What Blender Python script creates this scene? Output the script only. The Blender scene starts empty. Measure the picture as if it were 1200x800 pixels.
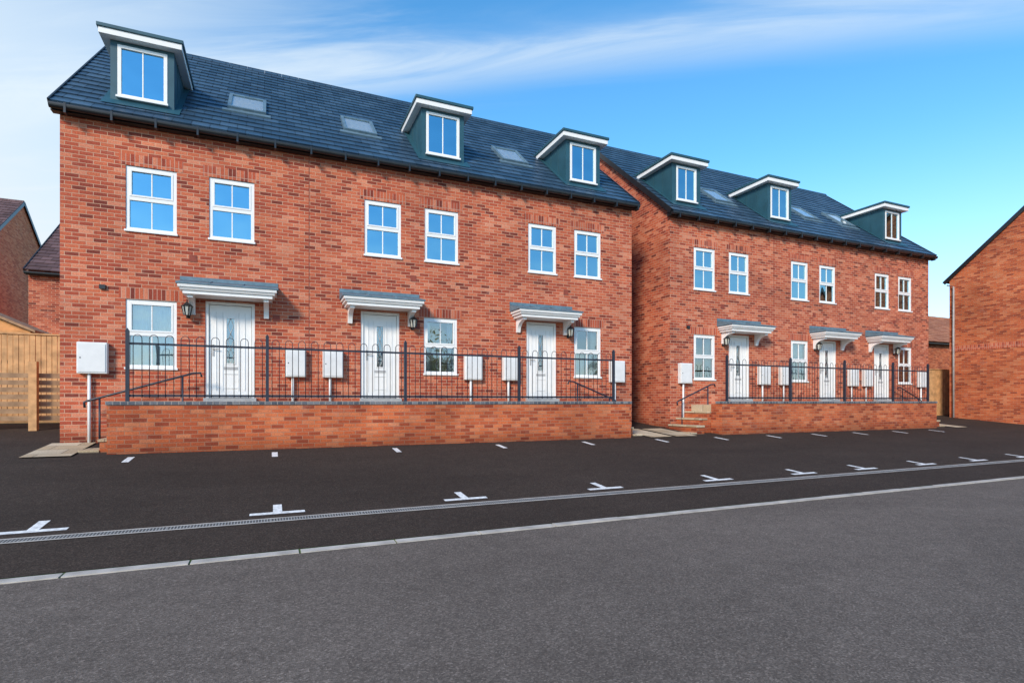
import bpy, bmesh, math, random
from mathutils import Vector
random.seed(7)
scene = bpy.context.scene
H0 = 1.6           # eye height; geometry below is written relative to eye level, then lifted
FY = 12.98         # facade plane (y)

# ------------------------------------------------------------------ materials
def new_mat(name):
    m = bpy.data.materials.new(name); m.use_nodes = True
    nt = m.node_tree; nt.nodes.clear()
    out = nt.nodes.new('ShaderNodeOutputMaterial')
    return m, nt, out
def N(nt, t, **kw):
    n = nt.nodes.new(t)
    for k, v in kw.items():
        if k in n.inputs: n.inputs[k].default_value = v
        else: setattr(n, k, v)
    return n
def ramp(nt, stops, interp='LINEAR'):
    r = nt.nodes.new('ShaderNodeValToRGB'); r.color_ramp.interpolation = interp
    el = r.color_ramp.elements
    while len(el) < len(stops): el.new(0.5)
    for e, (p, c) in zip(el, stops):
        e.position = p; e.color = (c[0], c[1], c[2], 1) if len(c) == 3 else c
    return r
def mixc(nt, mode, fac, a, b):
    m = nt.nodes.new('ShaderNodeMix'); m.data_type = 'RGBA'; m.blend_type = mode
    def setin(i, v):
        if hasattr(v, 'node'): nt.links.new(v, m.inputs[i])
        elif isinstance(v, (int, float)): m.inputs[i].default_value = v
        else: m.inputs[i].default_value = (v[0], v[1], v[2], 1)
    setin(0, fac); setin(6, a); setin(7, b)
    return m.outputs[2]
def plain(name, col, rough=0.5, var=0.12, scale=6, bump=0.0, bscale=40, metallic=0.0, spec=0.5, translucent=0.0):
    m, nt, out = new_mat(name)
    b = N(nt, 'ShaderNodeBsdfPrincipled'); b.inputs['Roughness'].default_value = rough
    b.inputs['Metallic'].default_value = metallic
    b.inputs['Specular IOR Level'].default_value = spec
    tc = N(nt, 'ShaderNodeTexCoord')
    n = N(nt, 'ShaderNodeTexNoise', Scale=scale, Detail=5.0)
    nt.links.new(tc.outputs['Object'], n.inputs['Vector'])
    lo = [c*(1-var) for c in col]; hi = [min(1, c*(1+var)) for c in col]
    r = ramp(nt, [(0.3, lo), (0.7, hi)])
    nt.links.new(n.outputs['Fac'], r.inputs['Fac'])
    nt.links.new(r.outputs['Color'], b.inputs['Base Color'])
    if bump:
        n2 = N(nt, 'ShaderNodeTexNoise', Scale=bscale, Detail=4.0)
        nt.links.new(tc.outputs['Object'], n2.inputs['Vector'])
        bp = N(nt, 'ShaderNodeBump', Strength=bump, Distance=0.01)
        nt.links.new(n2.outputs['Fac'], bp.inputs['Height'])
        nt.links.new(bp.outputs['Normal'], b.inputs['Normal'])
    if translucent:
        t = N(nt, 'ShaderNodeBsdfTranslucent'); nt.links.new(r.outputs['Color'], t.inputs['Color'])
        mx = N(nt, 'ShaderNodeMixShader'); mx.inputs[0].default_value = translucent
        nt.links.new(b.outputs[0], mx.inputs[1]); nt.links.new(t.outputs[0], mx.inputs[2])
        nt.links.new(mx.outputs[0], out.inputs['Surface'])
    else:
        nt.links.new(b.outputs[0], out.inputs['Surface'])
    return m

def brick_mat(name, stops, mortar, bw=0.225, rh=0.075, ms=0.006, patch=0.25, soldier=False, rough=0.85, bloom=.3, damp=None, spec=.25):
    m, nt, out = new_mat(name)
    b = N(nt, 'ShaderNodeBsdfPrincipled'); b.inputs['Roughness'].default_value = rough
    b.inputs['Specular IOR Level'].default_value = spec
    uv = N(nt, 'ShaderNodeUVMap')
    vec = uv.outputs['UV']
    nz = N(nt, 'ShaderNodeTexNoise', Scale=7.0, Detail=2.0)
    nt.links.new(vec, nz.inputs['Vector'])
    sub = N(nt, 'ShaderNodeVectorMath', operation='SUBTRACT'); sub.inputs[1].default_value = (.5, .5, .5)
    nt.links.new(nz.outputs['Color'], sub.inputs[0])
    sc = N(nt, 'ShaderNodeVectorMath', operation='SCALE'); sc.inputs['Scale'].default_value = 0.006
    nt.links.new(sub.outputs[0], sc.inputs[0])
    ad = N(nt, 'ShaderNodeVectorMath', operation='ADD')
    nt.links.new(vec, ad.inputs[0]); nt.links.new(sc.outputs[0], ad.inputs[1])
    br = N(nt, 'ShaderNodeTexBrick')
    br.inputs['Color1'].default_value = (0, 0, 0, 1); br.inputs['Color2'].default_value = (1, 1, 1, 1)
    br.inputs['Mortar'].default_value = (.5, .5, .5, 1)
    br.inputs['Scale'].default_value = 1.0
    br.inputs['Mortar Size'].default_value = ms; br.inputs['Mortar Smooth'].default_value = 0.15
    br.inputs['Brick Width'].default_value = bw; br.inputs['Row Height'].default_value = rh
    br.offset = 0.0 if soldier else 0.5
    nt.links.new(ad.outputs[0], br.inputs['Vector'])
    r = ramp(nt, stops)
    nt.links.new(br.outputs['Color'], r.inputs['Fac'])
    n1 = N(nt, 'ShaderNodeTexNoise', Scale=45.0, Detail=4.0)
    nt.links.new(vec, n1.inputs['Vector'])
    r1 = ramp(nt, [(0.3, (.72, .72, .72)), (0.7, (1.2, 1.2, 1.2))])
    nt.links.new(n1.outputs['Fac'], r1.inputs['Fac'])
    c = mixc(nt, 'MULTIPLY', 1.0, r.outputs['Color'], r1.outputs['Color'])
    c = mixc(nt, 'MIX', br.outputs['Fac'], c, mortar)
    n2 = N(nt, 'ShaderNodeTexNoise', Scale=0.7, Detail=5.0, Roughness=0.65)
    nt.links.new(vec, n2.inputs['Vector'])
    r2 = ramp(nt, [(0.3, (1-patch, 1-patch, 1-patch*.9)), (0.68, (1+patch*.5,)*3)])
    nt.links.new(n2.outputs['Fac'], r2.inputs['Fac'])
    c = mixc(nt, 'MULTIPLY', 1.0, c, r2.outputs['Color'])
    if bloom:
        n3 = N(nt, 'ShaderNodeTexNoise', Scale=2.3, Detail=8.0, Roughness=0.7)
        nt.links.new(vec, n3.inputs['Vector'])
        r3 = ramp(nt, [(0.56, (0, 0, 0)), (0.78, (bloom,)*3)])
        nt.links.new(n3.outputs['Fac'], r3.inputs['Fac'])
        c = mixc(nt, 'MIX', r3.outputs['Color'], c, (.55, .36, .28))
    if damp is not None:      # splash-back staining above ground level
        sp = N(nt, 'ShaderNodeSeparateXYZ'); nt.links.new(vec, sp.inputs[0])
        ma = N(nt, 'ShaderNodeMath', operation='MULTIPLY_ADD'); ma.inputs[1].default_value = -.35
        nt.links.new(n2.outputs['Fac'], ma.inputs[0]); nt.links.new(sp.outputs['Y'], ma.inputs[2])
        mr = N(nt, 'ShaderNodeMapRange'); nt.links.new(ma.outputs[0], mr.inputs[0])
        mr.inputs[1].default_value = damp-.18; mr.inputs[2].default_value = damp+.16
        r4 = ramp(nt, [(0, (.58, .55, .52)), (1, (1, 1, 1))]); nt.links.new(mr.outputs[0], r4.inputs['Fac'])
        c = mixc(nt, 'MULTIPLY', 1.0, c, r4.outputs['Color'])
    nt.links.new(c, b.inputs['Base Color'])
    inv = N(nt, 'ShaderNodeMath', operation='SUBTRACT'); inv.inputs[0].default_value = 1.0
    nt.links.new(br.outputs['Fac'], inv.inputs[1])
    a2 = N(nt, 'ShaderNodeMath', operation='MULTIPLY_ADD'); a2.inputs[1].default_value = 0.35
    nt.links.new(n1.outputs['Fac'], a2.inputs[0]); nt.links.new(inv.outputs[0], a2.inputs[2])
    bp = N(nt, 'ShaderNodeBump', Strength=0.7, Distance=0.007)
    nt.links.new(a2.outputs[0], bp.inputs['Height'])
    nt.links.new(bp.outputs['Normal'], b.inputs['Normal'])
    nt.links.new(b.outputs[0], out.inputs['Surface'])
    return m

def asphalt(name, base, tint, speck=0.5, big_var=.2):
    m, nt, out = new_mat(name)
    b = N(nt, 'ShaderNodeBsdfPrincipled'); b.inputs['Roughness'].default_value = 0.9
    b.inputs['Specular IOR Level'].default_value = 0.15
    tc = N(nt, 'ShaderNodeTexCoord'); v = tc.outputs['Object']
    mp = N(nt, 'ShaderNodeMapping'); mp.inputs['Scale'].default_value = (.45, 1, 1); nt.links.new(v, mp.inputs[0])
    big = N(nt, 'ShaderNodeTexNoise', Scale=0.6, Detail=8.0, Roughness=0.62, Distortion=.4); nt.links.new(mp.outputs[0], big.inputs['Vector'])
    mid = N(nt, 'ShaderNodeTexNoise', Scale=5.0, Detail=6.0, Roughness=0.75); nt.links.new(v, mid.inputs['Vector'])
    fin = N(nt, 'ShaderNodeTexVoronoi', Scale=95.0); nt.links.new(v, fin.inputs['Vector'])
    fin2 = N(nt, 'ShaderNodeTexNoise', Scale=140.0, Detail=2.0); nt.links.new(v, fin2.inputs['Vector'])
    r1 = ramp(nt, [(0.32, [base*(1-big_var)*t for t in tint]), (0.68, [base*(1+big_var)*t for t in tint])])
    nt.links.new(big.outputs['Fac'], r1.inputs['Fac'])
    r2 = ramp(nt, [(0.3, (.86,)*3), (0.7, (1.12,)*3)]); nt.links.new(mid.outputs['Fac'], r2.inputs['Fac'])
    c = mixc(nt, 'MULTIPLY', 1.0, r1.outputs['Color'], r2.outputs['Color'])
    sep = N(nt, 'ShaderNodeSeparateColor'); nt.links.new(fin.outputs['Color'], sep.inputs[0])
    r3 = ramp(nt, [(0.0, (1-speck,)*3), (0.6, (1.0,)*3), (0.9, (1+speck*.8,)*3), (1.0, (1+speck*2.2,)*3)])
    nt.links.new(sep.outputs[0], r3.inputs['Fac'])
    c = mixc(nt, 'MULTIPLY', 1.0, c, r3.outputs['Color'])
    nt.links.new(c, b.inputs['Base Color'])
    add = N(nt, 'ShaderNodeMath', operation='ADD')
    nt.links.new(fin.outputs['Distance'], add.inputs[0]); nt.links.new(fin2.outputs['Fac'], add.inputs[1])
    bp = N(nt, 'ShaderNodeBump', Strength=0.45, Distance=0.005)
    nt.links.new(add.outputs[0], bp.inputs['Height'])
    nt.links.new(bp.outputs['Normal'], b.inputs['Normal'])
    nt.links.new(b.outputs[0], out.inputs['Surface'])
    return m

def glass_mat(name, fac=0.42, gcol=(.86, .95, 1, 1), tcol=(.75, .82, .85, 1)):
    m, nt, out = new_mat(name)
    tr = N(nt, 'ShaderNodeBsdfTransparent'); tr.inputs['Color'].default_value = tcol
    gl = N(nt, 'ShaderNodeBsdfGlossy'); gl.inputs['Roughness'].default_value = 0.015
    gl.inputs['Color'].default_value = gcol
    tc = N(nt, 'ShaderNodeTexCoord')
    n = N(nt, 'ShaderNodeTexNoise', Scale=1.6, Detail=1.0); nt.links.new(tc.outputs['Object'], n.inputs['Vector'])
    bp = N(nt, 'ShaderNodeBump', Strength=0.35, Distance=0.03)
    nt.links.new(n.outputs['Fac'], bp.inputs['Height']); nt.links.new(bp.outputs['Normal'], gl.inputs['Normal'])
    lw = N(nt, 'ShaderNodeFresnel', IOR=1.5)
    mr = N(nt, 'ShaderNodeMath', operation='ADD'); mr.inputs[1].default_value = fac; mr.use_clamp = True
    nt.links.new(lw.outputs[0], mr.inputs[0])
    mx = N(nt, 'ShaderNodeMixShader'); nt.links.new(mr.outputs[0], mx.inputs[0])
    nt.links.new(tr.outputs[0], mx.inputs[1]); nt.links.new(gl.outputs[0], mx.inputs[2])
    nt.links.new(mx.outputs[0], out.inputs['Surface'])
    return m

M = {}
red = [(0.0, (.19, .040, .027)), (0.15, (.36, .068, .038)), (0.45, (.50, .106, .052)), (0.8, (.58, .150, .072)), (1.0, (.66, .24, .14))]
M['brick'] = brick_mat('red_facing_brick', red, (.58, .34, .23), damp=-.75)
org = [(0.0, (.28, .052, .024)), (0.3, (.47, .098, .037)), (0.7, (.58, .142, .050)), (1.0, (.60, .20, .09))]
M['brick_o'] = brick_mat('orange_wall_brick', org, (.42, .20, .12), patch=.38, damp=-.95)
M['brick_far'] = brick_mat('neighbour_brick', org, (.46, .24, .15), patch=.3)
M['brick_sunlit'] = brick_mat('sun_tinted_brick', [(0, (.55, .12, .05)), (.5, (.72, .20, .08)), (1, (.78, .28, .13))], (.6, .32, .2), patch=.2)  # brick colour lightened to stand in for sunlight on the shaded left gable
M['soldier'] = brick_mat('soldier_course_brick', red, (.54, .32, .24), bw=0.075, rh=0.225, soldier=True)
M['cap'] = brick_mat('blue_brick_coping', [(0, (.07, .08, .10)), (.5, (.12, .13, .15)), (1, (.22, .22, .23))], (.3, .28, .26), bw=0.11, rh=0.3, ms=.008, soldier=True, bloom=0)
M['tile'] = brick_mat('slate_grey_roof_tile', [(0, (.026, .058, .098)), (.5, (.038, .080, .130)), (1, (.060, .112, .172))], (.006, .011, .019), bw=0.33, rh=0.30, ms=.007, patch=.25, rough=.38, bloom=0, spec=.5)
M['tile_l'] = brick_mat('plum_roof_tile', [(0, (.10, .06, .06)), (.5, (.14, .085, .085)), (1, (.18, .11, .11))], (.03, .02, .02), bw=0.33, rh=0.30, ms=.008, bloom=0)
M['tile_o'] = brick_mat('terracotta_roof_tile', [(0, (.35, .13, .07)), (.5, (.42, .17, .09)), (1, (.5, .22, .12))], (.1, .05, .03), bw=0.33, rh=0.30, ms=.008, bloom=0)
M['stone'] = brick_mat('buff_paving', [(0, (.42, .32, .20)), (.5, (.55, .43, .28)), (1, (.62, .52, .37))], (.2, .16, .12), bw=0.6, rh=0.45, ms=.008, bloom=0)
M['white'] = plain('white_upvc', (.82, .82, .81), 0.35, .03)
M['box'] = plain('white_grp_box', (.74, .745, .74), 0.5, .06, 5)
M['black'] = plain('black_gutter', (.015, .017, .02), 0.35, .2)
M['iron'] = plain('painted_black_steel', (.02, .024, .04), 0.4, .2)
M['lead'] = plain('lead_grey', (.11, .18, .23), 0.5, .2, 9, .2)
M['grp'] = plain('slate_blue_dormer_cladding', (.020, .078, .108), 0.45, .15, 3)
M['glass'] = glass_mat('window_glass', .48, (.48, .84, 1, 1), (.6, .7, .75, 1))
M['glass_clear'] = glass_mat('ground_floor_glass', .26, (.85, .93, 1, 1), (.9, .93, .93, 1))
M['rglass'] = glass_mat('rooflight_glass', .30, (.9, .97, 1, 1), (.9, .95, .97, 1))
M['room'] = plain('room_interior', (.10, .10, .10), 0.9, .2, 2)
M['room_w'] = plain('warm_room_interior', (.80, .66, .36), 0.9, .35, 3)
M['curtain'] = plain('pale_curtain', (.80, .78, .72), 0.9, .08, 12)
M['terracotta'] = plain('terracotta_vent', (.24, .05, .03), 0.8, .2)
M['concrete'] = plain('kerb_concrete', (.46, .42, .37), 0.85, .25, 5, .3, 120)
M['steel'] = plain('galvanised_grey', (.42, .42, .42), 0.5, .15, 8)
M['wood'] = plain('fence_timber', (.58, .33, .15), 0.8, .3, 5, .3, 30)
M['wood_d'] = plain('weathered_timber', (.34, .21, .12), 0.85, .3, 5, .3, 30)
M['wood_o'] = plain('shed_timber', (.66, .32, .12), 0.8, .2, 5)
M['paint'] = plain('white_road_paint', (.74, .74, .72), 0.7, .28, 25, .2, 90)
M['road'] = asphalt('road_asphalt', .118, (1.22, 1.0, .84), .34, .13)
M['court'] = asphalt('forecourt_asphalt', .036, (1.34, 1.0, .80), .42, .18)
M['grass'] = plain('grass', (.07, .11, .03), 0.95, .4, 3, .4, 30)
M['leaf'] = plain('leaf', (.34, .26, .08), 0.8, .5, 2, translucent=.5)
M['bark'] = plain('bark', (.10, .075, .05), 0.9, .3, 8)
M['grate'] = brick_mat('drain_grate', [(0, (.09, .09, .085)), (1, (.12, .12, .115))], (.34, .34, .33), bw=0.03, rh=0.2, ms=.006, soldier=True, bloom=0)
M['lampglass'] = plain('lantern_glass', (.5, .5, .45), 0.2, .05)

# ------------------------------------------------------------------ mesh builder
class MB:
    def __init__(s): s.v = []; s.f = []; s.m = []; s.uv = {}; s.names = []; s.smooth = set()
    def mi(s, mat):
        if mat not in s.names: s.names.append(mat)
        return s.names.index(mat)
    def face(s, pts, mat, uvs=None):
        i0 = len(s.v); s.v += [tuple(p) for p in pts]
        s.f.append(list(range(i0, i0+len(pts)))); s.m.append(s.mi(mat))
        if uvs: s.uv[len(s.f)-1] = uvs
    def box(s, x0, x1, y0, y1, z0, z1, mat):
        P = [(x0,y0,z0),(x1,y0,z0),(x1,y1,z0),(x0,y1,z0),(x0,y0,z1),(x1,y0,z1),(x1,y1,z1),(x0,y1,z1)]
        i0 = len(s.v); s.v += P
        for q in ((0,3,2,1),(4,5,6,7),(0,1,5,4),(1,2,6,5),(2,3,7,6),(3,0,4,7)):
            s.f.append([i0+k for k in q]); s.m.append(s.mi(mat))
    def prism(s, prof, x0, x1, mat, axis='x'):
        def P(x, u, w): return (x, u, w) if axis == 'x' else (u, x, w)
        n = len(prof); i0 = len(s.v)
        s.v += [P(x0, *p) for p in prof] + [P(x1, *p) for p in prof]
        s.f.append([i0+k for k in range(n)]); s.m.append(s.mi(mat))
        s.f.append([i0+n+k for k in reversed(range(n))]); s.m.append(s.mi(mat))
        for k in range(n):
            s.f.append([i0+k, i0+(k+1) % n, i0+n+(k+1) % n, i0+n+k]); s.m.append(s.mi(mat))
    def tube(s, path, r, mat, n=6):
        path = [Vector(p) for p in path]; rings = []
        for i, p in enumerate(path):
            t = (path[min(i+1, len(path)-1)] - path[max(i-1, 0)]).normalized()
            up = Vector((0, 1, 0)) if abs(t.y) < .9 else Vector((0, 0, 1))
            a = t.cross(up).normalized(); b = t.cross(a)
            i0 = len(s.v)
            for k in range(n):
                q = 2*math.pi*k/n
                s.v.append(tuple(p + a*math.cos(q)*r + b*math.sin(q)*r))
            rings.append(i0)
        for A, Bb in zip(rings, rings[1:]):
            for k in range(n):
                s.f.append([A+k, A+(k+1) % n, Bb+(k+1) % n, Bb+k]); s.m.append(s.mi(mat)); s.smooth.add(len(s.f)-1)
        s.f.append([rings[0]+k for k in range(n)]); s.m.append(s.mi(mat))
        s.f.append([rings[-1]+k for k in reversed(range(n))]); s.m.append(s.mi(mat))
    def build(s, name, parent=None, recalc=True, bevel=0.0):
        me = bpy.data.meshes.new(name); me.from_pydata(s.v, [], s.f)
        for nm in s.names: me.materials.append(M[nm])
        for i, p in enumerate(me.polygons):
            p.material_index = s.m[i]
            if i in s.smooth: p.use_smooth = True
        me.update()
        ul = me.uv_layers.new(name='UVMap')
        for i, p in enumerate(me.polygons):
            nrm = p.normal
            for k, li in enumerate(p.loop_indices):
                if i in s.uv: ul.data[li].uv = s.uv[i][k]; continue
                c = me.vertices[me.loops[li].vertex_index].co
                h = math.sqrt(max(1e-6, 1-nrm.z**2))
                if abs(nrm.z) > .92: ul.data[li].uv = (c.x, c.y)
                elif abs(nrm.x) > abs(nrm.y): ul.data[li].uv = (c.y+.11, c.z/h)
                else: ul.data[li].uv = (c.x, c.z/h)
        if recalc:
            bm = bmesh.new(); bm.from_mesh(me); bmesh.ops.recalc_face_normals(bm, faces=bm.faces); bm.to_mesh(me); bm.free()
        o = bpy.data.objects.new(name, me); scene.collection.objects.link(o)
        if parent: o.parent = parent
        if bevel:
            b = o.modifiers.new('bevel', 'BEVEL'); b.width = bevel; b.segments = 2; b.limit_method = 'ANGLE'
        return o
def empty(name, loc=(0, 0, 0)):
    e = bpy.data.objects.new(name, None); e.empty_display_size = .5
    scene.collection.objects.link(e); return e

# ------------------------------------------------------------------ ground
def g(d):
    if d < -10: return -1.439-.03*15.64
    if d < 5.64: return -1.439-.03*(5.64-d)
    if d < 16.5: return -(1.9185-.085*d)
    return -(1.9185-.085*16.5)
def strip(name, a0, a1, d0, d1, off, mat, build=True, mb=None):
    ds = [d0]+[k for k in (-10, 5.64, 16.5) if d0 < k < d1]+[d1]
    m = mb or MB()
    for p, q in zip(ds, ds[1:]):
        m.face([(a0, p, g(p)+off), (a1, p, g(p)+off), (a1, q, g(q)+off), (a0, q, g(q)+off)], mat)
    if mb is None: return m.build(name, recalc=False)
strip('ground', -600, 600, -600, 600, 0, 'grass')
strip('road', -120, 120, -7, 5.57, .004, 'road')
strip('forecourt', -40, 60, 5.71, 16.4, .008, 'court')
strip('pavement', -120, 120, -9.5, -7.12, .10, 'road')
m = MB(); m.box(-120, 120, -7.12, -7, g(-7)-.1, g(-7)+.12, 'concrete'); m.build('kerb')
m = MB(); a = -40
while a < 60:
    z = g(5.64)+.012; j = random.uniform(-.003, .003)
    m.box(a, a+random.uniform(.895, .908), 5.575+j, 5.70+j, z-.1, z+random.uniform(-.003, .003), 'concrete'); a += .915
m.build('kerb')
m = MB()
strip('', -40, 60, 6.66, 6.69, .014, 'concrete', mb=m); strip('', -40, 60, 6.79, 6.82, .014, 'concrete', mb=m)
z0, z1 = g(6.69)+.013, g(6.79)+.013
a = -40
while a < 60:
    m.face([(a, 6.69, z0), (a+1, 6.69, z0), (a+1, 6.79, z1), (a, 6.79, z1)], 'grate', [(0, .03), (1, .03), (1, .17), (0, .17)]); a += 1
m.build('drainage_channel', recalc=False)
m = MB()
TA = [-4.5, -2.22, .07, 2.4, 4.62, 6.84, 8.88, 10.6, 12.5, 14.4, 16.3, 18.3]
for a in TA:
    strip('', a-.30, a+.30, 6.98, 7.07, .0125, 'paint', mb=m)
    strip('', a-.05, a+.05, 7.07, 7.40, .0125, 'paint', mb=m)
for a in (-2.19, .06, 2.3, 4.56, 6.75, 8.87, 10.8, 12.7, 14.5, 16.3, 18.2, 20.1):
    strip('', a-.05, a+.05, 10.75, 11.22, .0125, 'paint', mb=m)
m.build('parking_bay_markings', recalc=False)

# ------------------------------------------------------------------ building parts
def wall_grid(m, a0, a1, z0, z1, y, ops, mat, depth=.1):
    xs = sorted({a0, a1} | {o[0] for o in ops} | {o[1] for o in ops})
    zs = sorted({z0, z1} | {o[2] for o in ops} | {o[3] for o in ops})
    for xa, xb in zip(xs, xs[1:]):
        for za, zb in zip(zs, zs[1:]):
            cx, cz = (xa+xb)/2, (za+zb)/2
            if any(o[0] < cx < o[1] and o[2] < cz < o[3] for o in ops): continue
            m.face([(xa, y, za), (xb, y, za), (xb, y, zb), (xa, y, zb)], mat)
    for (x0, x1, za, zb) in ops:
        d = y+depth
        m.face([(x0, y, za), (x0, d, za), (x0, d, zb), (x0, y, zb)], mat)
        m.face([(x1, y, za), (x1, y, zb), (x1, d, zb), (x1, d, za)], mat)
        m.face([(x0, y, zb), (x0, d, zb), (x1, d, zb), (x1, y, zb)], mat)
        m.face([(x0, y, za), (x1, y, za), (x1, d, za), (x0, d, za)], mat)

def window(parent, x0, x1, z0, z1, y, room=True, dressing=0, split=.5, bars=True, name='window', glass='glass', rmat='room'):
    fr = MB(); t = .065; ya, yb = y+.02, y+.085
    fr.box(x0, x0+t, ya, yb, z0, z1, 'white'); fr.box(x1-t, x1, ya, yb, z0, z1, 'white')
    fr.box(x0+t, x1-t, ya, yb, z1-t, z1, 'white'); fr.box(x0+t, x1-t, ya, yb, z0, z0+t, 'white')
    zm = z0+(z1-z0)*split
    if split > 0:
        fr.box(x0+t, x1-t, ya+.002, yb, zm-.035, zm+.04, 'white')
        s = .035; xa, xb, za, zb = x0+t, x1-t, zm+.04, z1-t
        fr.box(xa, xa+s, ya-.008, yb-.02, za, zb, 'white'); fr.box(xb-s, xb, ya-.008, yb-.02, za, zb, 'white')
        fr.box(xa+s, xb-s, ya-.008, yb-.02, zb-s, zb, 'white'); fr.box(xa+s, xb-s, ya-.008, yb-.02, za, za+s, 'white')
    if bars:
        xc = (x0+x1)/2
        fr.box(xc-.011, xc+.011, ya+.016, yb-.03, z0+t, (zm-.035 if split else z1-t), 'white')
        if split: fr.box(xc-.011, xc+.011, ya+.012, yb-.03, zm+.075, z1-t-.035, 'white')
    fr.box(x0-.02, x1+.02, y-.035, y+.02, z0-.03, z0+.012, 'white')
    fr.build(name+'_frame', parent, bevel=.004)
    gl = MB()
    if split:
        for za, zb in ((z0+.03, zm), (zm, z1-.03)):
            tilt = random.uniform(-.006, .006); t2 = random.uniform(-.004, .004)
            gl.face([(x0+.03, ya+.035, za), (x1-.03, ya+.035+tilt, za), (x1-.03, ya+.035+tilt+t2, zb), (x0+.03, ya+.035+t2, zb)], glass)
    else:
        gl.face([(x0+.03, ya+.035, z0+.03), (x1-.03, ya+.035, z0+.03), (x1-.03, ya+.035, z1-.03), (x0+.03, ya+.035, z1-.03)], glass)
    gl.build(name+'_glass', parent, recalc=False)
    if room:
        r = MB(); yc, yd = y+.101, y+(1.2 if rmat == 'room' else .6); X0, X1, Z0, Z1 = x0-.3, x1+.3, z0-.4, z1+.15
        r.face([(X0, yd, Z0), (X1, yd, Z0), (X1, yd, Z1), (X0, yd, Z1)], rmat)
        r.face([(X0, yc, Z0), (X0, yd, Z0), (X0, yd, Z1), (X0, yc, Z1)], rmat)
        r.face([(X1, yc, Z0), (X1, yd, Z0), (X1, yd, Z1), (X1, yc, Z1)], rmat)
        r.face([(X0, yc, Z1), (X1, yc, Z1), (X1, yd, Z1), (X0, yd, Z1)], rmat)
        r.face([(X0, yc, Z0), (X1, yc, Z0), (X1, yd, Z0), (X0, yd, Z0)], rmat)
        w = x1-x0
        if dressing in (1, 3):
            for (ca, cb) in ((x0, x0+w*.24), (x1-w*.24, x1)):
                k = 8
                for i in range(k):
                    xa = ca+(cb-ca)*i/k; xb = ca+(cb-ca)*(i+1)/k
                    q = .02 if i % 2 else -.02
                    r.face([(xa, y+.2-q, z0-.1), (xb, y+.2+q, z0-.1), (xb, y+.2+q, z1+.02), (xa, y+.2-q, z1+.02)], 'curtain')
        if dressing in (2, 3):
            zt = z0+(z1-z0)*(1.02 if dressing == 2 else .45); k = 22
            for i in range(k):
                xa = x0+w*i/k; xb = x0+w*(i+1)/k; q = .012 if i % 2 else -.012
                r.face([(xa, y+.15-q, z0-.05), (xb, y+.15+q, z0-.05), (xb, y+.15+q, zt), (xa, y+.15-q, zt)], 'curtain')
        r.build(name+'_room', parent, recalc=False)

def door(parent, x0, x1, z0, z1, y):
    f = MB(); t = .06; ya, yb = y+.02, y+.1
    f.box(x0, x0+t, ya, yb, z0, z1, 'white'); f.box(x1-t, x1, ya, yb, z0, z1, 'white'); f.box(x0+t, x1-t, ya, yb, z1-t, z1, 'white')
    f.box(x0-.03, x1+.03, y-.12, yb, z0-.09, z0-.0, 'steel')
    f.build('door_frame', parent, bevel=.004)
    d = MB(); xa, xb = x0+t+.008, x1-t-.008; za, zb = z0+.01, z1-t-.008; xc = (xa+xb)/2; yf = y+.055
    gw, g0, g1 = .085, z0+.72, z1-.32
    d.box(xa, xc-gw, yf, yf+.045, za, zb, 'white'); d.box(xc+gw, xb, yf, yf+.045, za, zb, 'white')
    d.box(xc-gw, xc+gw, yf, yf+.045, za, g0, 'white'); d.box(xc-gw, xc+gw, yf, yf+.045, g1, zb, 'white')
    for s in (-1, 1):
        for dx in (.15, .27):
            x = xc+s*dx
            d.box(x-.007, x+.007, yf-.012, yf-.0005, za+.14, zb-.14, 'box')
    d.box(xc-.13, xc+.13, yf-.012, yf-.0005, z0+.2, z0+.215, 'box'); d.box(xc-.13, xc+.13, yf-.012, yf-.0005, z0+.50, z0+.515, 'box')
    for s in (-1, 1): d.box(xc+s*gw-.012, xc+s*gw+.012, yf-.012, yf+.01, g0-.012, g1+.012, 'white')
    d.box(xc-gw+.012, xc+gw-.012, yf-.012, yf+.01, g0-.012, g0+.012, 'white'); d.box(xc-gw+.012, xc+gw-.012, yf-.012, yf+.01, g1-.012, g1+.012, 'white')
    d.build('door_leaf', parent, bevel=.003)
    k = MB()
    k.face([(xc-gw, yf+.02, g0), (xc+gw, yf+.02, g0), (xc+gw, yf+.02, g1), (xc-gw, yf+.02, g1)], 'glass_clear')
    k.face([(xc-gw, yf+.044, g0), (xc+gw, yf+.044, g0), (xc+gw, yf+.044, g1), (xc-gw, yf+.044, g1)], 'lead')
    hh = (g1-g0)/3
    for i in range(3):
        zc = g0+hh*(i+.5)
        for sx in (-1, 1):
            k.tube([(xc, yf+.012, zc-hh/2), (xc+sx*.055, yf+.012, zc), (xc, yf+.012, zc+hh/2)], .006, 'steel', 5)
    k.build('door_glazing', parent, recalc=False)
    h = MB(); hx = xa+.07
    h.box(hx-.018, hx+.018, yf-.012, yf-.001, z0+.88, z0+1.12, 'steel')
    h.tube([(hx, yf-.01, z0+1.02), (hx, yf-.05, z0+1.02), (hx+.11, yf-.05, z0+1.02)], .01, 'steel', 6)
    h.box(xc-.13, xc+.13, yf-.01, yf-.001, z0+.60, z0+.655, 'steel')
    h.build('door_furniture', parent)

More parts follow.
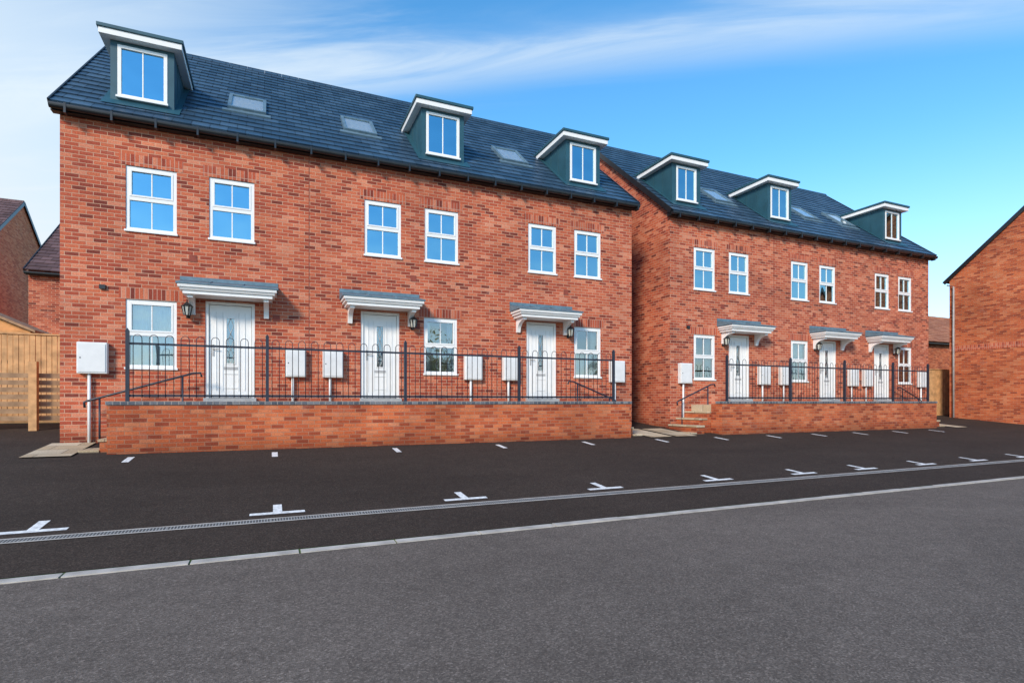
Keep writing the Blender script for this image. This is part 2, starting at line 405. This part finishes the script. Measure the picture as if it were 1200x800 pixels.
def canopy(parent, xc, z, y, w=1.78, depth=.56):
    c = MB(); x0, x1 = xc-w/2, xc+w/2; yf = y-depth
    c.prism([(yf+.05, z+.02), (y, z+.02), (y, z+.085), (yf+.05, z+.085)], x0+.08, x1-.08, 'white')
    c.prism([(yf+.025, z+.085), (y, z+.085), (y, z+.14), (yf, z+.14), (yf+.01, z+.11)], x0+.035, x1-.035, 'white')
    c.prism([(yf-.02, z+.14), (y, z+.14), (y, z+.20), (yf-.03, z+.20)], x0, x1, 'white')
    for xb in (x0+.2, x1-.2):
        pr = [(y, z+.02), (yf+.12, z+.02), (yf+.12, z-.04)]
        for i in range(1, 8):
            q = math.radians(90*i/8)
            pr.append((yf+.12+(depth-.2)*math.sin(q)**1.1, z-.04-.24*(1-math.cos(q))))
        pr += [(y-.06, z-.33), (y, z-.33)]
        c.prism(pr, xb-.05, xb+.05, 'white')
    c.build('door_canopy', parent, bevel=.004)
    l = MB()
    l.prism([(yf-.045, z+.203), (y, z+.203), (y, z+.37), (yf-.045, z+.235)], x0-.03, x1+.03, 'lead')
    l.box(x0-.03, x1+.03, y-.012, y-.001, z+.372, z+.45, 'lead')
    x = x0+.55
    while x < x1-.3:
        l.tube([(x, yf-.04, z+.24), (x, y-.01, z+.375)], .014, 'lead', 6); x += .6
    l.build('canopy_lead_roof', parent)

def roof(parent, a0, a1, y0, z0, yr, k, tile='tile', yback=None, ov=.1):
    """gable roof with ridge along x, real stepped courses"""
    zr = z0+(yr-y0)*k; L = math.hypot(yr-y0, zr-z0); n = max(1, round(L/.30)); cs = L/n
    r = MB(); A0, A1 = a0-ov, a1+ov
    for sgn in (1, -1):
        ux, uz = (yr-y0)/L, (zr-z0)/L
        nx, nz = -uz, ux
        def P(a, s, lift):
            y = y0+ux*s+nx*lift; zz = z0+uz*s+nz*lift
            if sgn < 0: y = 2*yr-y
            return (a, y, zz)
        for i in range(n):
            s0, s1 = i*cs-.02, (i+1)*cs
            r.face([P(A0, s0, .036), P(A1, s0, .036), P(A1, s1, .010), P(A0, s1, .010)], tile,
                   [(A0, i*.3+.004), (A1, i*.3+.004), (A1, i*.3+.296), (A0, i*.3+.296)])
            r.face([P(A0, s0, .0), P(A1, s0, .0), P(A1, s0, .036), P(A0, s0, .036)], tile,
                   [(A0, i*.3+.1), (A1, i*.3+.1), (A1, i*.3+.12), (A0, i*.3+.12)])
        r.face([P(A0, 0, -.0), P(A1, 0, 0), P(A1, L, 0), P(A0, L, 0)], 'black')
        for xa, xb in ((A0-.03, A0), (A1, A1+.03)):
            r.face([P(xa, -.03, .05), P(xb, -.03, .05), P(xb, L, .05), P(xa, L, .05)], 'black')
            for xx in (xa, xb):
                r.face([P(xx, -.03, .05), P(xx, L, .05), P(xx, L, -.10), P(xx, -.03, -.10)], 'black')
            r.face([P(xa, -.03, .05), P(xb, -.03, .05), P(xb, -.03, -.1), P(xa, -.03, -.1)], 'black')
            r.face([P(xa, -.03, -.1), P(xb, -.03, -.1), P(xb, L, -.1), P(xa, L, -.1)], 'black')
    r.build('roof', parent, recalc=False)
    rt = MB(); x = A0
    while x < A1-.01:
        xe = min(x+.45, A1)
        pr = [(yr-.13, zr-.09), (yr-.115, zr-.02), (yr-.06, zr+.07), (yr, zr+.095), (yr+.06, zr+.07), (yr+.115, zr-.02), (yr+.13, zr-.09)]
        rt.prism(pr, x+.004, xe-.004, tile); x = xe
    rt.build('ridge_tiles', parent)
    return zr

def gutter(parent, a0, a1, y, z, brackets=True):
    m = MB(); pr = []
    for i in range(9):
        q = math.pi+math.pi*i/8; pr.append((y+math.cos(q)*.06, z+math.sin(q)*.06))
    pr += [(y+.06, z+.03), (y-.06, z+.03)]
    m.prism(pr, a0, a1, 'black')
    m.box(a0, a1, y+.07, FY if abs(y-FY) < 1 else y+.14, z-.07, z+.05, 'black')
    if brackets:
        x = a0+.25
        while x < a1:
            m.box(x-.018, x+.018, y-.068, y+.075, z-.135, z+.045, 'black'); x += .72
    m.build('gutter', parent)

def dormer(parent, wx0, wx1, zoff=0):
    c = (wx0+wx1)/2; x0, x1 = c-.55, c+.55; yf = 13.3; zt = 7.24; zb = 5.85
    m = MB()
    wz0, wz1 = 6.12, 7.17
    wall_grid(m, x0, x1, zb, zt, yf, [(wx0, wx1, wz0, wz1)], 'grp', .1)
    m.face([(x0, yf, zb), (x0, 15.0, zb), (x0, 15.0, zt), (x0, yf, zt)], 'grp')
    m.face([(x1, yf, zb), (x1, 15.0, zb), (x1, 15.0, zt), (x1, yf, zt)], 'grp')
    m.face([(x0, yf, zt), (x1, yf, zt), (x1, 15, zt), (x0, 15, zt)], 'grp')
    for xx, s in ((x0, -1), (x1, 1)):
        for yy in (13.75, 14.2, 14.65):
            m.box(min(xx, xx+s*.012), max(xx, xx+s*.012), yy-.012, yy+.012, zb+.1, zt-.001, 'grp')
    m.build('dormer_cladding', parent, recalc=False)
    window(parent, wx0, wx1, wz0, wz1, yf-.03, room=False, split=0, name='dormer_window')
    r = MB()
    r.face([(wx0, yf+.5, wz0), (wx1, yf+.5, wz0), (wx1, yf+.5, wz1), (wx0, yf+.5, wz1)], 'room')
    r.build('dormer_room', parent, recalc=False)
    t = MB()
    t.box(x0-.16, x1+.16, yf-.17, 15.0, zt+.002, zt+.12, 'white')
    t.box(x0-.19, x1+.19, yf-.2, 15.05, zt+.122, zt+.19, 'grp')
    t.build('dormer_flat_roof', parent, bevel=.006)
    l = MB(); k = .84
    def rz(y): return 5.58+(y-12.8)*k
    l.face([(x0-.12, yf-.22, rz(yf-.22)+.055), (x1+.12, yf-.22, rz(yf-.22)+.055), (x1+.12, yf, rz(yf)+.055), (x0-.12, yf, rz(yf)+.055)], 'grp')
    for sx, xa in ((-1, x0), (1, x1)):
        l.face([(xa, yf, rz(yf)+.052), (xa+sx*.12, yf, rz(yf)+.052), (xa+sx*.12, 15, rz(15)+.052), (xa, 15, rz(15)+.052)], 'grp')
    l.build('dormer_flashing', parent, recalc=False)

def rooflight(parent, xc, d0=14.02, d1=14.88, w=.80):
    k = .84; m = MB()
    ln = math.hypot(1, k); n = (-k/ln, 1/ln)
    def P(x, d, lift): return (x, d+n[0]*lift, 5.58+(d-12.8)*k+n[1]*lift)
    def slab(x0, x1, da, db, l0, l1, mat):
        i0 = len(m.v)
        m.v += [P(x0, da, l0), P(x1, da, l0), P(x1, db, l0), P(x0, db, l0), P(x0, da, l1), P(x1, da, l1), P(x1, db, l1), P(x0, db, l1)]
        for q in ((0, 3, 2, 1), (4, 5, 6, 7), (0, 1, 5, 4), (1, 2, 6, 5), (2, 3, 7, 6), (3, 0, 4, 7)):
            m.f.append([i0+j for j in q]); m.m.append(m.mi(mat))
    x0, x1 = xc-w/2, xc+w/2
    slab(x0-.1, x1+.1, d0-.12, d0, 0, .05, 'lead')
    slab(x0, x0+.07, d0, d1, 0, .10, 'lead'); slab(x1-.07, x1, d0, d1, 0, .10, 'lead')
    slab(x0+.07, x1-.07, d0, d0+.06, 0, .10, 'lead'); slab(x0+.07, x1-.07, d1-.06, d1, 0, .10, 'lead')
    slab(x0+.07, x1-.07, d0+.06, d1-.06, 0, .06, 'curtain')
    m.face([P(x0+.07, d0+.06, .08), P(x1-.07, d0+.06, .08), P(x1-.07, d1-.06, .08), P(x0+.07, d1-.06, .08)], 'rglass')
    m.build('rooflight', parent, recalc=False)

def terrace(a0, a1, ffw, gfw, doors, dorm, lights, joints, dress):
    e = empty('terraced_brick_house')
    zb, zt = -1.4, 5.56; yback = 21.8; yr = 17.39; k = .84
    W = MB()
    ops = [(x0, x1, 3.38, 4.66) for x0, x1 in ffw]+[(x0, x1, .66, 2.02) for x0, x1 in gfw]+[(x0, x1, .07, 2.08) for x0, x1 in doors]
    wall_grid(W, a0, a1, zb, zt, FY, ops, 'brick')
    zr = 5.58+(yr-12.8)*k-.03
    for a in (a0, a1):
        W.face([(a, FY, zb), (a, yback, zb), (a, yback, zt), (a, yr, zr), (a, FY, zt)], 'brick')
    W.face([(a0, yback, zb), (a1, yback, zb), (a1, yback, zt), (a0, yback, zt)], 'brick')
    W.build('walls', e, recalc=False)
    S = MB()
    for (x0, x1, z0, z1) in ops:
        if z0 < .5: continue
        S.box(x0-.11, x1+.11, FY-.004, FY+.05, z1, z1+.225, 'soldier')
    S.build('soldier_lintels', e, recalc=False)
    J = MB()
    for j in joints: J.box(j-.008, j+.008, FY-.003, FY+.02, zb, zt-.01, 'terracotta')
    J.build('movement_joints', e)
    for i, (x0, x1) in enumerate(ffw): window(e, x0, x1, 3.38, 4.66, FY, dressing=0)
    for i, (x0, x1) in enumerate(gfw):
        window(e, x0, x1, .66, 2.02, FY, dressing=dress[i], glass='glass_clear', rmat='room_w' if dress[i] in (0, 1) else 'room')
    for x0, x1 in doors:
        door(e, x0, x1, .07, 2.08, FY); canopy(e, (x0+x1)/2, 2.1, FY)
    roof(e, a0, a1, 12.8, 5.58, yr, k)
    gutter(e, a0-.1, a1+.1, 12.76, 5.50)
    for w in dorm: dormer(e, *w)
    for x in lights: rooflight(e, x)
    V = MB()
    for x0, x1 in doors:
        s = x1+.42 if x1 < a1-1.2 else x0-.5
        V.box(s-.07, s+.07, FY-.012, FY+.01, 1.73, 1.87, 'terracotta')
    V.box(a0+.62, a0+.72, FY-.05, FY, 2.18, 2.26, 'black')
    for x0, x1 in ffw[::2]:
        V.box(x1+.22, x1+.36, FY-.01, FY+.01, 2.86, 3.0, 'terracotta')
    for x0, x1 in gfw: V.box(x0+.3, x0+.52, FY-.008, FY+.01, .08, .15, 'terracotta')
    V.build('vents', e)
    return e

B1 = terrace(-3.67, 9.41,
    ffw=[(-2.63, -1.76), (-1.18, -.33), (1.97, 2.82), (3.39, 4.24), (6.15, 6.98), (7.53, 8.38)],
    gfw=[(-2.63, -1.76), (3.37, 4.21), (7.53, 8.38)],
    doors=[(-1.25, -.32), (1.89, 2.78), (6.10, 6.98)],
    dorm=[(-2.83, -1.97), (3.51, 4.37), (7.58, 8.42)], lights=[-.51, 2.04, 6.24], joints=[.77], dress=[2, 1, 3])
B2 = terrace(10.77, 23.24,
    ffw=[(11.67, 12.51), (13.07, 13.91), (15.79, 16.60), (17.15, 17.96), (20.06, 20.87), (21.4, 22.2)],
    gfw=[(11.67, 12.51), (15.79, 16.60), (21.4, 22.2)],
    doors=[(13.07, 13.93), (17.15, 18.0), (20.02, 20.88)],
    dorm=[(11.28, 12.06), (15.22, 16.06), (21.15, 21.98)], lights=[13.9, 18.1, 20.1], joints=[15.0], dress=[1, 2, 0])

# ------------------------------------------------------------------ retaining wall, terrace, steps, railing
def retaining(a0, a1, posts, hl, hr, b0, b1):
    m = MB()
    m.box(a0, a1, 11.58, 11.80, -1.25, -.068, 'brick_o')
    m.box(a0, a0+.22, 11.80, 12.0, -1.25, -.068, 'brick_o')
    w = empty('brick_retaining_wall')
    m.build('wall', w)
    c = MB(); c.box(a0-.02, a1+.02, 11.56, 11.82, -.066, -.002, 'cap'); c.build('coping', w, bevel=.006)
    t = empty('entrance_terrace'); s = MB()
    L, R = b0+.84, b1-.84
    s.box(L, R, 11.82, FY-.002, -1.2, -.10, 'stone')
    for i in range(4):
        z = -.10-.19*(i+1)
        yy = 11.82+(.2 if i < 2 else 0)
        for (p, q) in ((L-.28*(i+1), L-.28*i-.001), (R+.28*i+.001, R+.28*(i+1))):
            s.box(p, q, yy, FY-.004, -1.2, z-.05, 'brick_o')
            n0 = -.025 if q < (a0+a1)/2 else 0; n1 = 0 if n0 else .025
            s.box(p+n0, q+n1, yy-.02, FY-.004, z-.048, z, 'stone')
    s.build('steps_and_paving', t, bevel=.006)
    for (p, q) in ((b0-1.0, b0-.28-.03), (b1+.28+.03, b1+1.0)):
        strip('paving_slabs', p, q, 11.45, 12.95, .03, 'stone')
    y = 11.69; r = MB(); zt, zb = 1.03, .10
    for p in posts:
        r.box(p-.028, p+.028, y-.028, y+.028, -.002, 1.24, 'iron')
        r.prism([(p-.035, 1.24), (p+.035, 1.24), (p+.0, 1.30)], y-.03, y+.03, 'iron', axis='y')
    for p, q in zip(posts, posts[1:]):
        r.box(p+.028, q-.028, y-.006, y+.006, zt-.02, zt+.02, 'iron'); r.box(p+.028, q-.028, y-.006, y+.006, zb-.02, zb+.02, 'iron')
        n = int((q-p-.1)/.23); pitch = (q-p-.06)/n
        for i in range(n):
            xc = p+.03+pitch*(i+.5); rr = pitch*.27
            path = [(xc-rr, y-.012, zb-.04), (xc-rr, y-.012, 1.12)]
            for kx in range(1, 8):
                an = math.pi*(1-kx/8); path.append((xc+math.cos(an)*rr, y-.012, 1.12+math.sin(an)*rr*1.1))
            path += [(xc+rr, y-.012, 1.12), (xc+rr, y-.012, zb-.04)]
            r.tube(path, .0068, 'iron', 5)
    r.build('hoop_top_railing')
    for h in (hl, hr):
        hm = MB(); (x0, z0), (x1, z1) = h
        yy = 12.72; sg = 1 if x1 > x0 else -1
        hm.tube([(x0-sg*.02, yy, z0-.1), (x0-sg*.03, yy, z0), (x0, yy, z0+.02), (x1, yy, z1), (x1+sg*.14, yy, z1+.01), (x1+sg*.16, yy, z1-.07)], .021, 'iron', 8)
        for tt in (.12, .9):
            X = x0+(x1-x0)*tt; Z = z0+(z1-z0)*tt
            hm.tube([(X, yy, -1.0), (X, yy, Z)], .018, 'iron', 8)
        hm.build('stair_handrail')
retaining(-2.62, 8.38, [-2.34, -.07, 2.63, 5.30, 7.92], ((-3.2, -.02), (-1.45, .56)), ((8.65, .02), (7.35, .52)), -2.78, 8.6)
retaining(11.42, 21.2, [11.7, 14.2, 16.6, 19.0, 20.9], ((10.85, -.02), (12.1, .5)), ((22.3, .02), (21.1, .5)), 10.73, 21.8)

def meter_box(x0, x1, ground_z):
    e = empty('utility_meter_box'); m = MB(); z0, z1 = .53, 1.13
    m.box(x0, x1, FY-.14, FY-.003, z0, z1, 'box')
    m.build('cabinet', e, bevel=.012)
    d = MB(); d.box(x0+.025, x1-.025, FY-.152, FY-.143, z0+.03, z1-.03, 'box')
    d.box(x0+.05, x0+.07, FY-.157, FY-.1525, (z0+z1)/2-.012, (z0+z1)/2+.012, 'iron')
    d.build('cabinet_door', e, bevel=.004)
    p = MB(); x = (x0+x1)/2-.06
    p.tube([(x, FY-.06, ground_z), (x, FY-.06, z0+.002)], .028, 'box', 10); p.build('service_pipe', e)
meter_box(-3.38, -2.9, -.9)
for x0, x1 in ((.28, .70), (1.05, 1.49), (4.37, 4.83), (5.40, 5.84)): meter_box(x0, x1, -.10)
meter_box(8.63, 9.09, -.9)
meter_box(11.06, 11.5, -.9)
for x0, x1 in ((14.26, 14.72), (15.2, 15.66), (18.56, 19.0), (19.32, 19.76)): meter_box(x0, x1, -.10)
meter_box(22.5, 22.95, -.9)

def lantern(x, z):
    m = MB(); y = FY-.16
    m.box(x-.035, x+.035, FY-.015, FY-.001, z-.12, z+.1, 'black')
    m.tube([(x, FY-.01, z-.08), (x, FY-.09, z-.11), (x, y, z-.06)], .012, 'black', 6)
    m.tube([(x, FY-.01, z+.05), (x, FY-.08, z+.19), (x, y, z+.17)], .010, 'black', 6)
    def ring(r, zz): return [(x+r*math.cos(i*math.pi/3), y+r*math.sin(i*math.pi/3), zz) for i in range(6)]
    lo, hi = ring(.055, z-.08), ring(.09, z+.1)
    for i in range(6):
        j = (i+1) % 6
        m.face([lo[i], lo[j], hi[j], hi[i]], 'lampglass'); m.tube([lo[i], hi[i]], .014, 'black', 5)
    top = ring(.115, z+.1); tip = (x, y, z+.20)
    for i in range(6): m.face([top[i], top[(i+1) % 6], tip], 'black')
    m.face(top, 'black'); m.face(ring(.06, z-.082), 'black')
    m.tube([(x, y, z+.18), (x, y, z+.24)], .012, 'black', 6); m.tube([(x, y, z-.13), (x, y, z-.08)], .014, 'black', 6)
    m.build('wall_lantern', recalc=False)
for x in (-1.56, 3.08, 7.33, 12.82, 16.92, 21.12): lantern(x, 1.82)

# ------------------------------------------------------------------ neighbouring houses
def gable_house(name, x0, x1, y0, y1, zb, ze, k, wallm='brick', tile='tile', wins=()):
    e = empty(name); W = MB()
    yr = (y0+y1)/2; zr = ze+(yr-y0)*k
    for a in (x0, x1): W.face([(a, y0, zb), (a, y1, zb), (a, y1, ze), (a, yr, zr), (a, y0, ze)], wallm)
    wall_grid(W, x0, x1, zb, ze, y0, list(wins), wallm)
    W.face([(x0, y1, zb), (x1, y1, zb), (x1, y1, ze), (x0, y1, ze)], wallm)
    W.build('walls', e, recalc=False)
    roof(e, x0, x1, y0-.18, ze+.02-.15*k, yr, k, tile, ov=.06)
    gutter(e, x0-.05, x1+.05, y0-.22, ze-.2, False)
    for w in wins: window(e, w[0], w[1], w[2], w[3], y0)
    return e
R = gable_house('brick_house', 27.1, 36.5, 5.5, 14.3, -1.6, 5.3, .86, wallm='brick_far', wins=[(29, 29.9, 3.2, 4.5), (32.5, 33.4, 3.2, 4.5), (29, 29.9, .5, 1.8), (32.5, 33.4, .5, 1.8)])
m = MB(); m.tube([(27.02, 14.1, -.7), (27.02, 14.1, 4.95), (27.02, 14.35, 5.05)], .035, 'steel', 8); m.build('downpipe', R)
m = MB(); m.box(27.085, 27.15, 5.5, 14.3, 2.15, 2.375, 'soldier'); m.build('string_course', R)
gable_house('brick_house', -8.1, 4.0, 25.4, 33.4, -1.0, 4.85, .72, tile='tile_l', wins=[(-7.1, -6.2, 1.6, 2.75), (-4, -3.1, 1.6, 2.75)])
gable_house('brick_house', -24, -11.0, 30.4, 37.2, -1.0, 7.0, .75, wallm='brick_sunlit', tile='tile_l')
gable_house('brick_house', 36, 54, 21, 29, -1.0, 3.8, .6, wallm='brick_far', tile='tile_o')

# ------------------------------------------------------------------ fences
def board_fence(x0, x1, y, zb, zt, mat='wood', cap=True):
    m = MB(); x = x0
    while x < x1:
        w = .105; dy = random.uniform(-.006, .006)
        m.box(x, min(x+w-.012, x1), y+dy, y+.02+dy, zb+.15, zt-.04+random.uniform(-.006, .006), mat); x += w
    m.box(x0, x1, y-.012, y+.03, zb, zb+.15, mat)
    if cap: m.box(x0, x1, y-.03, y+.05, zt-.035, zt, mat)
    for h in (.35, .9, 1.45):
        if zb+h < zt-.1: m.box(x0, x1, y+.03, y+.08, zb+h-.04, zb+h+.04, 'wood_d')
    x = x0
    while x <= x1+.01:
        m.box(x-.05, x+.05, y+.081, y+.18, zb-.1, zt-.04, mat); x += 1.8
    m.build('timber_fence')
board_fence(-14.5, -3.72, 16.6, -.52, 1.62)
m = MB()
for i in range(7):
    z = -.42+i*.155
    m.box(-12, -3.8, 15.2, 15.225, z, z+.10, 'wood_d')
x = -12
while x < -4:
    m.box(x-.05, x+.05, 15.1, 15.195, -.8, .72, 'wood_d'); x += 1.6
m.box(-4.78, -4.64, 14.98, 15.12, -.8, .86, 'wood')
m.build('slatted_fence')
board_fence(23.35, 32.0, 15.0, -.65, 1.45)
board_fence(9.45, 10.75, 20.5, -.5, 1.4)

s = empty('garden_shed'); m = MB()
for i in range(14):
    z = -.5+i*.18
    m.box(-9.2, -6.3, 19.9+.0, 19.93, z, z+.175, 'wood_o')
m.prism([(-9.2, -.5), (-6.3, -.5), (-6.3, 2.0), (-7.75, 2.65), (-9.2, 2.0)], 19.935, 22.0, 'wood_o', axis='y')
m.build('walls', s)
m = MB()
m.prism([(-9.35, 1.95), (-7.75, 2.68), (-6.15, 1.95), (-6.15, 2.02), (-7.75, 2.76), (-9.35, 2.02)], 19.75, 22.1, 'wood_d', axis='y')
m.build('roof', s)

# ------------------------------------------------------------------ trees opposite (seen in the window reflections)
def tree(x, y, h):
    e = empty('deciduous_tree'); m = MB(); zb = -1.95
    m.tube([(x, y, zb), (x+.05, y, zb+h*.25), (x-.05, y+.1, zb+h*.55)], .14, 'bark', 8)
    ends = []
    for i in range(9):
        an = i*2.4; z0 = zb+h*(.3+.03*i); L = h*.3
        p = (x+math.cos(an)*L, y+math.sin(an)*L, z0+h*.25)
        m.tube([(x, y, z0), ((x+p[0])/2, (y+p[1])/2, z0+h*.1), p], .045, 'bark', 5); ends.append(p)
    m.build('trunk', e)
    l = MB(); ends.append((x, y, zb+h*.85))
    for p in ends:
        for _ in range(200):
            q = Vector([random.gauss(0, 1) for _ in range(3)]); q *= h*.085
            c = Vector(p)+q; u = Vector([random.uniform(-1, 1) for _ in range(3)]).normalized()*.11
            v = u.cross(Vector((random.random(), random.random(), 1))).normalized()*.09
            l.face([c-u-v, c+u-v, c+u+v, c-u+v], 'leaf')
    l.build('foliage', e, recalc=False)
for x, y, h in ((11, -25, 7.5), (14.5, -27, 8), (-18, -27, 6), (36, -25, 8), (43, -28, 7)): tree(x, y, h)

for o in list(scene.objects):
    if o.parent is None: o.location.z += H0

# ------------------------------------------------------------------ sky + sun
SUN_EL, SUN_AZ = math.radians(30), math.radians(224)   # azimuth from +Y clockwise
sd = Vector((math.sin(SUN_AZ)*math.cos(SUN_EL), math.cos(SUN_AZ)*math.cos(SUN_EL), math.sin(SUN_EL)))
w = bpy.data.worlds.new('World'); scene.world = w; w.use_nodes = True
nt = w.node_tree; nt.nodes.clear()
out = nt.nodes.new('ShaderNodeOutputWorld'); bg = nt.nodes.new('ShaderNodeBackground'); bg.inputs['Strength'].default_value = 0.15
nt.links.new(bg.outputs[0], out.inputs[0])
sky = nt.nodes.new('ShaderNodeTexSky'); sky.sky_type = 'NISHITA'; sky.sun_disc = False
sky.sun_elevation = SUN_EL; sky.sun_rotation = SUN_AZ; sky.air_density = 1.0; sky.dust_density = 0.1; sky.ozone_density = 2.6
tc = nt.nodes.new('ShaderNodeTexCoord'); D = tc.outputs['Generated']
hs = N(nt, 'ShaderNodeHueSaturation'); hs.inputs['Saturation'].default_value = 1.26; hs.inputs['Hue'].default_value = .492; hs.inputs['Value'].default_value = 1.85
nt.links.new(sky.outputs[0], hs.inputs['Color'])
def MATH(op, a, b=None, c=None, clamp=False):
    n = nt.nodes.new('ShaderNodeMath'); n.operation = op; n.use_clamp = clamp
    for i, v in enumerate((a, b, c)):
        if v is None: continue
        if hasattr(v, 'node'): nt.links.new(v, n.inputs[i])
        else: n.inputs[i].default_value = v
    return n.outputs[0]
def DOT(v):
    n = nt.nodes.new('ShaderNodeVectorMath'); n.operation = 'DOT_PRODUCT'; nt.links.new(D, n.inputs[0]); n.inputs[1].default_value = v
    return n.outputs['Value']
def MR(x, a, b, c=0, d=1, smooth=True):
    n = nt.nodes.new('ShaderNodeMapRange'); n.interpolation_type = 'SMOOTHSTEP' if smooth else 'LINEAR'
    nt.links.new(x, n.inputs[0])
    for i, v in zip((1, 2, 3, 4), (a, b, c, d)): n.inputs[i].default_value = v
    return n.outputs[0]
Lf = Vector((-.85, 1.1, .10)).normalized()
haze = MR(DOT(Lf), .60, 1.0, 0, .95)
up = DOT((0, 0, 1)); upc = MATH('MAXIMUM', up, .03)
pu = MATH('DIVIDE', DOT((.835, -.55, 0)), upc); pv = MATH('DIVIDE', DOT((.55, .835, 0)), upc)
cv = nt.nodes.new('ShaderNodeCombineXYZ')
nt.links.new(MATH('MULTIPLY', pu, .5), cv.inputs[0]); nt.links.new(MATH('MULTIPLY', pv, 2.4), cv.inputs[1])
n1 = N(nt, 'ShaderNodeTexNoise', Scale=1.7, Detail=10.0, Roughness=0.6, Distortion=0.8); nt.links.new(cv.outputs[0], n1.inputs['Vector'])
wob = MATH('MULTIPLY', MATH('SUBTRACT', n1.outputs['Fac'], .5), .20)
dist = MATH('ABSOLUTE', MATH('SUBTRACT', MATH('ADD', pv, wob), 1.56))
band = MR(dist, .0, .24, 1, 0)
tex = MR(n1.outputs['Fac'], .30, .70)
wisp = MATH('MULTIPLY', band, MATH('MULTIPLY_ADD', tex, .55, .22))
wisp = MATH('MULTIPLY', wisp, MR(pu, -.9, 1.9, 1.0, .6))
gen = MATH('MULTIPLY', MR(n1.outputs['Fac'], .44, .80), MR(up, .02, .25))
gen = MATH('MULTIPLY', gen, MR(DOT(Lf), .35, .92, .0, .6))
low = MR(up, 0.0, .40, .55, 0.0)
inv = MATH('MULTIPLY', MATH('SUBTRACT', 1.0, wisp), MATH('MULTIPLY', MATH('SUBTRACT', 1.0, haze), MATH('MULTIPLY', MATH('SUBTRACT', 1.0, gen), MATH('SUBTRACT', 1.0, low))))
cf = MATH('SUBTRACT', 1.0, inv, clamp=True)
# cloud/haze tint goes creamy low down on the left
cm = nt.nodes.new('ShaderNodeMix'); cm.data_type = 'RGBA'
nt.links.new(MATH('MULTIPLY', MR(DOT(Lf), .8, 1.0), MR(up, .05, .42, 1, 0)), cm.inputs[0])
cm.inputs[6].default_value = (5.4, 6.2, 6.8, 1); cm.inputs[7].default_value = (6.5, 6.3, 5.9, 1)
mx = nt.nodes.new('ShaderNodeMix'); mx.data_type = 'RGBA'
nt.links.new(cf, mx.inputs[0]); nt.links.new(hs.outputs[0], mx.inputs[6]); nt.links.new(cm.outputs[2], mx.inputs[7])
nt.links.new(mx.outputs[2], bg.inputs['Color'])

sun = bpy.data.lights.new('sun', 'SUN'); sun.energy = 3.9; sun.angle = math.radians(12); sun.color = (1, .85, .67)
so = bpy.data.objects.new('sun', sun); scene.collection.objects.link(so)
so.rotation_euler = sd.to_track_quat('Z', 'Y').to_euler(); so.location = (-20, -30, 40)

# ------------------------------------------------------------------ camera
cam = bpy.data.cameras.new('camera'); co = bpy.data.objects.new('camera', cam); scene.collection.objects.link(co)
cam.sensor_width = 36; cam.lens = 644/1200*36; cam.shift_y = 70/1200; cam.clip_end = 2000
co.location = (0, 0, H0); co.rotation_euler = (math.radians(90), 0, math.radians(-23.66))
scene.camera = co
scene.view_settings.view_transform = 'Standard'; scene.view_settings.look = 'None'; scene.view_settings.exposure = 0
